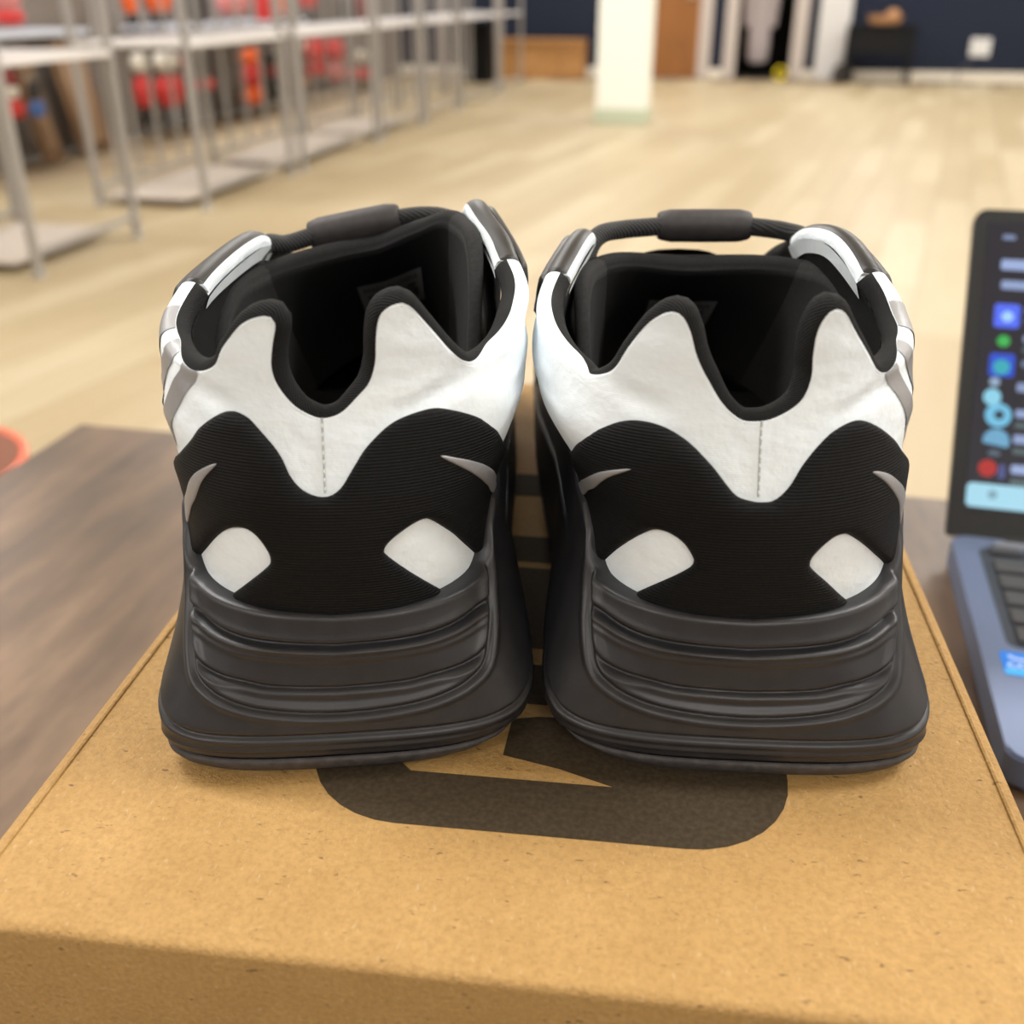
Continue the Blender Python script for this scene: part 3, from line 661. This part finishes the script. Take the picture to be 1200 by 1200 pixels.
ink([(.1140,.0676), (.1290,.0641), (.1430,.05904), (.1675,.0592), (.1675,.088), (.121,.0842), (.1145,.0824)])
ink(rr(.0655, .1862, .0898, .1084, .006)); ink(rr(.0655, .1862, .1168, .1645, .012)); ink(rr(.0655, .1862, .1686, .1871, .006)); ink(rr(.0655, .1862, .2205, .2403, .009))

build_shoe('L', 'white and black sneaker with grey midsole, left of the pair, its lace toggle tilted')
build_shoe('R', 'white and black sneaker with grey midsole, right of the pair, beside the laptop')

# ------------------------------------------------------------------ laptop
lx, ly = cw(.2099, .3384); LW, LD, LH, LIDL = .345, .2075, .018, .206
lap = tag(empty('laptop', (lx, ly, TABLE_Z), YAW-math.radians(14.4)), 'open slate grey laptop with a lit screen right of the shoe box', 'laptop')
MAT['slate'] = plain('slate_aluminium', (.15,.19,.30), .42, .5, bump=(900,.06,.0003)); MAT['bezel'] = plain('black_bezel', (.012,.012,.0115), .6, spec=.3)
MAT['key'] = plain('grey_key', (.045,.045,.048), .55); MAT['keytop'] = plain('key_legend', (.5,.5,.5), .6)
body = BM(); body.prism(rr(0, LW, 0, LD, .009, 8), .002, LH); bmesh.ops.bevel(body.bm, geom=[e for e in body.bm.edges if abs(e.verts[0].co.z-e.verts[1].co.z) < 1e-6], offset=.0015, segments=2, affect='EDGES')
body = body.build('base', MAT['slate'], lap, True)
for fx in (.03, LW-.03):
    for fy in (.03, LD-.03): BM().lathe([(.008,0),(.009,.001),(.009,.003)], (fx, fy, 0), 16).build('foot', MAT['bezel'], lap)
well = BM().prism(rr(.0135, LW-.0135, .0885, .193, .006, 6), LH-.0002, LH+.0003).build('keyboard_well', plain('dark_keyboard_deck', (.040,.048,.062), .5, .3), lap)
km = bpy.data.meshes.new('key'); b = bmesh.new(); bmesh.ops.create_cube(b, size=1, matrix=Matrix.Translation((0,0,.0011)) @ Matrix.Diagonal((.0172,.0150,.0022,1)))
bmesh.ops.bevel(b, geom=b.edges[:], offset=.0008, segments=2, affect='EDGES'); b.to_mesh(km); b.free(); km.materials.append(MAT['key'])
for rrow in range(6):
    yy = .0985+rrow*.0178+(.0 if rrow < 5 else .001)
    for c in range(16):
        o = bpy.data.objects.new('key', km); COL.objects.link(o); o.parent = lap; o.location = (.0275+c*.0193, yy, LH+.0003); o.scale = (1, .55 if rrow == 5 else 1, 1)
BM().prism(rr(LW/2-.055, LW/2+.055, .006, .078, .004), LH-.0002, LH+.0003).build('touchpad', MAT['slate'], lap)
BM().prism(rr(.024, LW-.024, .1965, .2025, .002), LH-.0002, LH+.0006).build('speaker_strip', plain('pale_grille', (.20,.21,.24), .5, .3), lap)
st = BM().prism(rr(.0085, .030, .0635, .0835, .002), LH-.0001, LH+.0003).build('sticker', plain('blue_sticker', (.01,.16,.60), .3), lap)
BM().prism(rr(.0085, .030, .0635, .0685, .0015), LH+.0003, LH+.0004).build('sticker_band', plain('cyan_sticker_band', (.02,.33,.80), .3), st)
def text_mesh(name, body_, size, mat, parent, loc, rot=(0,0,0)):
    cu = bpy.data.curves.new(name, 'FONT'); cu.body = body_; cu.size = size
    to = bpy.data.objects.new(name, cu); COL.objects.link(to); bpy.context.view_layer.update()
    tm = bpy.data.meshes.new_from_object(to.evaluated_get(bpy.context.evaluated_depsgraph_get())); bpy.data.objects.remove(to)
    return link(name, tm, mat, parent, loc, rot)
mw = plain('sticker_white', (.75,.85,.95), .4)
text_mesh('sticker_text', 'CORE', .0066, mw, st, (.0105, .0692, LH+.0005))
BM().tube([(.012,.0795,LH+.0004),(.015,.0775,LH+.0004),(.019,.0770,LH+.0004),(.023,.0785,LH+.0004),(.0245,.0810,LH+.0004)], .0005, 6).build('sticker_mark', mw, st)
# lid: tilted back from the hinge, lit display with its icons
TILT = math.radians(35.5)
BM().tube([(.03,LD,LH-.003),(LW-.03,LD,LH-.003)], .0045, 12).build('hinge', MAT['bezel'], lap, True)
lidm = BM().prism(rr(-.002, LW+.002, 0, LIDL, .008, 6, (1,1,.3,.3)), -.0060, 0); lido = lidm.build('screen_lid', MAT['bezel'], lap, False, (0, LD-.001, LH), (math.pi/2-TILT, 0, 0))
m = NT('lit_display').set(base=(.008,.008,.010), rough=.22, spec=.6); m.b.inputs['Emission Color'].default_value = (.16,.19,.42,1); m.b.inputs['Emission Strength'].default_value = .045; MAT['display'] = m.m
disp = BM().prism(rr(.0062, LW-.0062, .0165, LIDL-.0085, .002), 0, .0004).build('display', MAT['display'], lido)
def ui(name, pts, col, st_=1.0, z=.0004): BM().prism(pts, z, z+.00015).build(name, emis(name+'_glow', col, st_), disp)
def circ(a, b_, r, n=20, sy=1): return [(a+r*math.cos(2*math.pi*k/n), b_+r*sy*math.sin(2*math.pi*k/n)) for k in range(n)]
ui('search_bar', rr(.0070, .16, .0180, .0325, .003), (.42,.78,.95), .85)
ui('search_icon', circ(.0215,.0262,.0028), (.25,.45,.55), .8, .0006)
ui('app_icon', rr(.0140,.0285,.1300,.1450,.002), (.09,.16,.95), .95); ui('app_icon_mark', circ(.0215,.1370,.0034), (.40,.70,1.), .9, .0006)
ui('status_dot', circ(.0205,.1215,.0036), (.06,.62,.12), .7)
ui('app_icon', rr(.0135,.0278,.0990,.1135,.002), (.03,.10,.75), .8); ui('app_icon_mark', circ(.0205,.1050,.0048), (.05,.55,.65), .7, .0006)
ui('avatar_head', circ(.0175,.0955,.0030), (.40,.55,.75), .7); ui('avatar_body', circ(.0168,.0860,.0050,20,1.05), (.30,.72,.92), .85)
ui('avatar_ring', circ(.0210,.0750,.0075), (.20,.62,.90), .8); ui('avatar_ring_centre', circ(.0215,.0752,.0028), (.03,.05,.09), .6, .0006)
ui('avatar_cap', [(.021+.0075*math.cos(a), .0590+.0075*math.sin(a)) for a in np.linspace(-.5, math.pi+.2, 16)], (.20,.52,.80), .7); ui('avatar_collar', circ(.0205,.0515,.0036,16,.5), (.14,.20,.28), .6)
ui('red_badge', circ(.0175,.0420,.0052), (.70,.03,.03), .6); ui('red_badge_tail', rr(.0235,.0275,.0360,.0450,.0018), (.10,.13,.38), .6, .0006)
for a0, a1, b0_, b1_, s_ in ((.0155,.060,.1670,.1735,.95), (.0165,.033,.1545,.1600,.8), (.0150,.0225,.1865,.1895,.6), (.0315,.075,.1395,.1440,.6), (.0315,.070,.1215,.1260,.7), (.0315,.064,.1060,.1100,.45), (.0300,.041,.0905,.0960,.7), (.0305,.082,.0745,.0795,.8), (.0305,.084,.0585,.0640,.8), (.0305,.080,.0400,.0455,.9)):
    ui('text_line', rr(a0, a1, b0_, b1_, .0012), (.45,.58,.95), s_*.75)
for a0, a1, b0_, b1_ in ((.0315,.060,.1330,.1370), (.0315,.058,.1150,.1190), (.0305,.052,.0680,.0715), (.0305,.050,.0520,.0555), (.0305,.062,.0330,.0370)):
    ui('text_line', rr(a0, a1, b0_, b1_, .001), (.16,.24,.26), .5)

# ------------------------------------------------------------------ orange stool beyond the table's left edge
so = tag(empty('stool', (-1.225, 1.215, 0)), 'orange red round stool with a dark seat pad beyond the left table edge', 'stool')
BM().lathe([(.10,0.3822),(.165,0.3864),(.180,0.3990),(.182,0.4080),(.181,0.4130),(.177,0.4150),(.172,0.4130),(.168,0.4100),(.02,0.4133)], n=32).build('seat_shell', plain('orange_red_plastic', (.75,.16,.09), .25), so, True)
BM().lathe([(.02,0.4090),(.168,0.4095),(.170,0.4120),(.150,0.4150),(.02,0.4170)], n=32).build('seat_pad', plain('brown_pad', (.16,.045,.015), .6), so, True)
for k in range(4):
    a = math.pi/4+k*math.pi/2; BM().tube([(.10*math.cos(a), .10*math.sin(a), .388), (.17*math.cos(a), .17*math.sin(a), .0)], .012, 8).build('leg', plain('stool_leg_metal', (.4,.4,.4), .4, .8), so, True)

# ------------------------------------------------------------------ grey metal racks along the left
MAT['steel'] = plain('grey_powder_steel', (.37,.35,.33), .45, .30); MAT['shelf'] = plain('pale_rack_shelf', (.70,.67,.65), .35); MAT['deck'] = plain('grey_rack_deck', (.54,.475,.41), .5)
RX0, RX1 = -3.48, -2.80
racks = [(3.74,4.56), (5.24,6.46), (6.62,8.12), (8.26,9.36), (9.50,10.62), (10.78,12.46), (12.60,13.80)]
names = ['nearest', 'second', 'third', 'fourth', 'fifth', 'sixth', 'farthest']
for k, (ya, yb) in enumerate(racks):
    L = yb-ya; r = tag(empty('metal_rack', ((RX0+RX1)/2, (ya+yb)/2, 0)), 'grey metal rack with a pale shelf, %s of the row along the left' % names[k] if k in (0, 6) else 'grey metal rack with a pale shelf, %s from the near end of the left row' % names[k], 'rack', 'grey metal racks in a row')
    hx, hy = (RX1-RX0)/2, L/2
    for sx in (-1, 1):
        for sy in (-1, 1):
            BM().box(sx*(hx-.018), sy*(hy-.018), 1.03, .034, .034, 2.02, .003).build('post', MAT['steel'], r)
            BM().lathe([(.028,0),(.028,.012),(.016,.022)], (sx*(hx-.018), sy*(hy-.018), 0), 12).build('foot', MAT['steel'], r)
    BM().box(0, 0, .820, 2*hx-.005, L-.005, .026, .003).build('shelf', MAT['shelf'], r)
    BM().box(0, 0, 1.50, 2*hx-.005, L-.005, .026, .003).build('shelf', MAT['shelf'], r)
    if k < 4: BM().box(-.06, 0, .045, 2*hx-.16, L-.09, .02, .003).build('deck', MAT['deck'], r)
    for sx in (-1, 1): BM().box(sx*(hx-.018), 0, .10, .024, L-.07, .024).build('rail', MAT['steel'], r)
    nb = max(2, int(L/.30))
    for i in range(nb): BM().tube([(-hx+.018, -hy+L*(i+1)/(nb+1), .11), (-hx+.018, -hy+L*(i+1)/(nb+1), 2.02)], .011, 8).build('upright_bar', MAT['steel'], r)

# ------------------------------------------------------------------ display wall behind the racks, with hanging goods
MAT['slat'] = plain('taupe_slatwall', (.20,.17,.145), .6); MAT['brownp'] = plain('brown_board', (.22,.125,.060), .7)
WX = X0+.02
sw = tag(empty('slatwall', (X0+.03, 10.2, 0)), 'taupe slatted display wall behind the metal racks', 'display wall')
BM().box(0, 0, 1.15, .03, 9.6, 2.1).build('backing', MAT['slat'], sw)
for i in range(14): BM().box(.02, 0, .18+i*.15, .012, 9.6, .1490, .001).build('slat', MAT['slat'], sw)
bshelf = [(5.6,7.0,.82), (8.05,10.9,.80)]
for k, (ya, yb, z) in enumerate(bshelf):
    s_ = tag(empty('wall_shelf', (X0+.28, (ya+yb)/2, 0)), ['bluish white wall shelf behind the nearest metal rack', 'long bluish white wall shelf behind the middle racks'][k], 'shelf')
    BM().box(0, 0, z, .42, yb-ya, .035, .004).build('board', plain('bluish_white_laminate', (.66,.70,.80), .3), s_)
    for yy in np.linspace(-(yb-ya)/2+.2, (yb-ya)/2-.2, 4): BM().prism([(-.20,0),(.17,0),(-.20,-.16)], -.01, .01).build('bracket', MAT['steel'], s_, False, (0, float(yy), z-.018), (math.pi/2, 0, 0))
C_ = dict(r=(.62,.035,.035), k=(.016,.016,.016), w=(.72,.68,.60), o=(.85,.13,.02), b=(.05,.14,.42), n=(.22,.125,.060), g=(.14,.15,.16), y=(.55,.22,.04), p=(.68,.24,.24), v=(.16,.12,.03), d=(.22,.02,.02))
GM = {k: plain('goods_'+k, v, .5) for k, v in C_.items()}
NMC = dict(r='red', k='black', w='white', o='orange', b='blue', n='brown', g='charcoal', y='amber', p='pink', v='olive', d='dark red')
def goods(Yc, W, secs, label, X=-4.52, name='hanging_pouch', cat='merchandise', group='goods on the slatted wall'):
    z0 = min(s[0] for s in secs); z1 = max(s[1] for s in secs); t = tag(empty(name, (X, Yc, z0)), label, cat, group)
    BM().tube([(-.3742,0,z1-z0+.035),(0,0,z1-z0+.035),(.02,0,z1-z0+.045)], .004, 6).build('hook', MAT['steel'], t)
    BM().box(0, 0, z1-z0+.018, .006, .05, .05).build('hang_tab', MAT['slat'], t)
    for i, (a, b_, c, k) in enumerate(secs):
        w = W*k/2; h = b_-a; n = 9; prof = []
        for j in range(n+1):
            q = j/n; prof.append((max(.012, w*(.55+.45*math.sin(math.pi*min(max(q*.92+.04,0),1))**.55)), a-z0+h*q))
        BM().lathe(prof, n=18, sx=.35, sy=1).build(NMC[c]+'_section', GM[c], t, True)
f = 4.52/5.2
def S(z): return 1.07-(1.07-z)*f
def item(ya, yb, secs, label): goods((ya+yb)/2*f, (yb-ya)*f, [(S(a), S(b_), c, k) for a, b_, c, k in secs], label)
item(6.96,7.14,[(.24,.36,'r',1.2),(.37,.45,'w',.9),(.46,.56,'d',1)], 'red and white hanging pouch at the far left, below the first wall shelf')
item(7.22,7.40,[(.22,.33,'b',1),(.34,.47,'k',.8)], 'black pouch with a blue lower end beside the red and white pouch')
item(8.71,8.99,[(.0,.14,'k',.8),(.15,.40,'r',1.1),(.44,.58,'w',1)], 'narrow red pouch with white cap and black end, left of its wider twin')
item(9.09,9.49,[(-.03,.10,'g',.8),(.12,.37,'r',1.15),(.42,.57,'w',1)], 'wide red pouch with white cap and charcoal end behind the racks')
item(9.58,9.74,[(.38,.55,'r',1)], 'small bright red pouch between the white capped pouch and the black pouch')
item(9.84,10.16,[(.0,.19,'k',.95),(.20,.29,'r',1.1),(.32,.54,'k',.8)], 'black pouch with a red belt of colour, left of the tall orange one')
item(10.8,11.26,[(-.02,.15,'o',1),(.16,.36,'r',1),(.37,.52,'o',1)], 'tall orange and red column of goods in the middle of the wall')
item(11.46,11.86,[(-.02,.20,'k',.9),(.21,.32,'d',1),(.33,.45,'k',.9)], 'black and dark red pouch right of the tall orange column')
item(12.18,12.55,[(.03,.16,'y',1),(.24,.38,'k',.6),(.42,.56,'w',1)], 'small amber pouch under a black and white top')
item(12.60,13.15,[(.14,.28,'r',1),(.30,.54,'r',1)], 'double red pouch right of the amber one')
item(13.35,13.85,[(.02,.24,'p',.9),(.26,.51,'r',.9)], 'red pouch with a pink lower half near the right end')
item(14.10,14.85,[(-.1605,-.03,'v',.7),(-.02,.12,'r',1),(.20,.34,'w',.7)], 'red pouch with white cap and olive base at the right end of the wall')
item(7.06,7.36,[(.85,.95,'r',1),(.96,1.10,'p',1)], 'pink and red pouch above the first wall shelf at the far left')
item(8.72,8.98,[(.80,.89,'k',.7),(.90,1.12,'o',1)], 'narrow orange pouch with black end on the upper row')
item(9.10,9.51,[(.80,.89,'k',.7),(.90,1.12,'o',1)], 'wide orange pouch with black end on the upper row')
item(9.83,10.20,[(.79,1.1,'k',1)], 'plain black pouch on the upper row')
item(10.45,11.1,[(.86,1.1,'p',1)], 'plain pink pouch on the upper row')
item(11.35,11.75,[(.74,1.1,'r',1)], 'long plain red pouch on the upper row')
item(12.0,12.3,[(.70,.82,'k',.8),(.83,1.1,'o',1)], 'orange pouch with black end on the upper row, right of the long red one')
item(12.6,13.0,[(.70,.86,'k',.8),(.88,1.1,'r',1)], 'red pouch with black end on the upper row')
item(13.9,14.4,[(.70,1.0,'k',1)], 'black pouch at the right end of the upper row')
item(14.5,14.85,[(.72,1.05,'d',1)], 'dark red pouch at the right end of the upper row')
for yy, w, h, lb in ((6.63,.22,.42,'tall narrow brown board leaning on the slatted wall'), (7.16,.40,.42,'broad brown board leaning on the slatted wall, the right one')):
    t = tag(empty('board', (-4.66, yy, 0)), lb, 'board', 'brown boards against the wall'); rt = Matrix.Rotation(math.radians(-12), 3, 'Y')
    BM().box(-.07, 0, .37, .025, w, .74, .004, rt).build('panel', MAT['brownp'], t); BM().box(-.045, 0, .37, .012, w*.7, .6, .003, rt).build('inset', plain('brown_board_inset', (.30,.19,.11), .7), t)

# ------------------------------------------------------------------ along the back wall
t = tag(empty('bench', (-2.77, 14.95, 0)), 'low orange brown wooden bench left of the white column', 'bench')
BM().box(0, 0, .465, 1.20, .50, .035, .004).build('top', MAT['benchwood'], t)
for k in range(4): BM().box(-.45+k*.30, -.20, .225, .292, .03, .445, .003).build('front_panel', MAT['benchwood'], t)
for sx in (-1, 1): BM().box(sx*.58, 0, .225, .03, .44, .445, .003).build('end_panel', MAT['benchwood'], t)
t = tag(empty('stand', (-3.42, 13.72+.35, 0)), 'black floor stand behind the far end of the rack row', 'stand')
BM().box(0, 0, .35, .34, .34, .66, .006).build('cabinet', MAT['black'], t); BM().box(0, 0, .69, .38, .38, .025, .004).build('top', MAT['black'], t); BM().box(0, 0, .012, .30, .30, .024).build('plinth', MAT['black'], t)
t = tag(empty('hanging_coat', (.10, Y1+.55, .17)), 'pale coat hanging in the dark doorway', 'coat')
BM().lathe([(.10,.0),(.14,.03),(.155,.25),(.14,.55),(.15,.9),(.17,1.1),(.13,1.2),(.04,1.25)], n=24, sx=1, sy=.45).build('body', plain('pale_mauve_cloth', (.62,.54,.54), .8), t, True)
for sx in (-1, 1): BM().tube([(sx*.15,0,1.1),(sx*.19,0,.8),(sx*.17,-.02,.45)], [.06,.05,.045], 12).build('sleeve', plain('pale_mauve_sleeve', (.62,.54,.54), .8), t, True)
BM().tube([(0,0,1.24),(0,0,1.36),(.03,0,1.40),(.05,0,1.36)], .006, 8).build('hanger_hook', MAT['steel'], t)
t = tag(empty('door_leaf', (DX0+.02, Y1+.12, 0)), 'brown door leaf standing open inside the dark doorway', 'door')
BM().box(-.14, .36, 1.02, .036, .66, 2.02, .004).build('slab', MAT['doorwood'], t); BM().tube([(-.12,.62,1.0),(-.07,.62,1.0),(-.07,.52,1.0)], .011, 8).build('handle', MAT['steel'], t, True)
t = tag(empty('cable_coil', (.42, Y1-.13, 0)), 'small yellow coil lying at the foot of the dark doorway', 'coil')
my = plain('yellow_plastic', (1.0,.80,.03), .35)
for k in range(3): BM().tube([(.075*math.cos(a)*(1-.06*k), -.03+.012*k, .083+.075*math.sin(a)*(1-.06*k)) for a in np.linspace(0, 2*math.pi, 33)], .009, 8, False).build('loop', my, t, True)
t = tag(empty('foam_board', (1.04, Y1-.13, 0)), 'white panel leaning against the navy wall beside the doorway', 'panel')
rt = Matrix.Rotation(math.radians(-4), 3, 'X'); BM().box(0, .03, .72, .40, .02, 1.44, .004, rt).build('sheet', plain('white_foam_board', (.52,.50,.48), .6), t)
BM().box(0, .018, .72, .36, .004, 1.36, .001, rt).build('face', plain('white_face', (.56,.54,.52), .5), t)
t = tag(empty('bag', (1.20, Y1-.38, 0)), 'small dark brown bag on the floor in front of the white panel', 'bag')
BM().lathe([(.10,.0),(.13,.02),(.135,.10),(.11,.19),(.05,.22)], n=20, sx=1, sy=.6).build('body', plain('dark_brown_cloth', (.035,.027,.022), .8), t, True)
BM().tube([(-.06,0,.20),(-.05,0,.28),(.05,0,.28),(.06,0,.20)], .008, 8).build('handle', plain('bag_handle', (.03,.022,.018), .8), t, True)
t = tag(empty('side_table', (1.60, Y1-.42, 0)), 'black side table against the navy wall with a basket on it', 'table')
BM().box(0, 0, .665, .82, .46, .03, .004).build('top', MAT['black'], t); BM().box(0, -.20, .50, .72, .02, .30, .003).build('front_panel', MAT['black'], t)
for sx in (-1, 1):
    for sy in (-1, 1): BM().box(sx*.38, sy*.20, .325, .035, .035, .65, .003).build('leg', MAT['black'], t)
t = tag(empty('basket', (1.62, Y1-.44, .68)), 'low orange brown basket on the black side table', 'basket')
mb = plain('orange_wicker', (.40,.20,.085), .7, bump=(80,.5,.01))
BM().lathe([(.15,0),(.19,.02),(.21,.09),(.215,.11),(.195,.11),(.175,.03),(.02,.025)], n=28, sx=1, sy=.7).build('bowl', mb, t, True)
BM().lathe([(.02,.03),(.09,.05),(.10,.10),(.06,.17),(.02,.18)], (.09,0,0), 20).build('content', mb, t, True)
t = tag(empty('wall_socket', (2.89, Y1-.006, .30)), 'white double wall socket on the navy wall', 'socket')
for k in (-1, 1):
    pl_ = BM().box(k*.062, 0, .115, .112, .012, .21, .004).build('plate', plain('socket_white', (.75,.74,.72), .4), t)
    for zz in (.07, .16): BM().box(k*.062, -.007, zz, .045, .004, .05, .002).build('outlet', plain('outlet_white', (.6,.6,.58), .4), pl_)
c_ = BM().tube([tuple(v_) for v_ in crom([(2.83,Y1-.02,.33),(2.80,Y1-.06,.27),(2.70,Y1-.05,.16),(2.66,Y1-.05,.06),(2.64,Y1-.09,.012),(2.2,Y1-.06,.010)], 6)], .007, 8).build('power_cord', plain('grey_cord', (.10,.10,.11), .6), None, True)
tag(c_, 'grey power cord hanging from the white wall socket', 'cord')
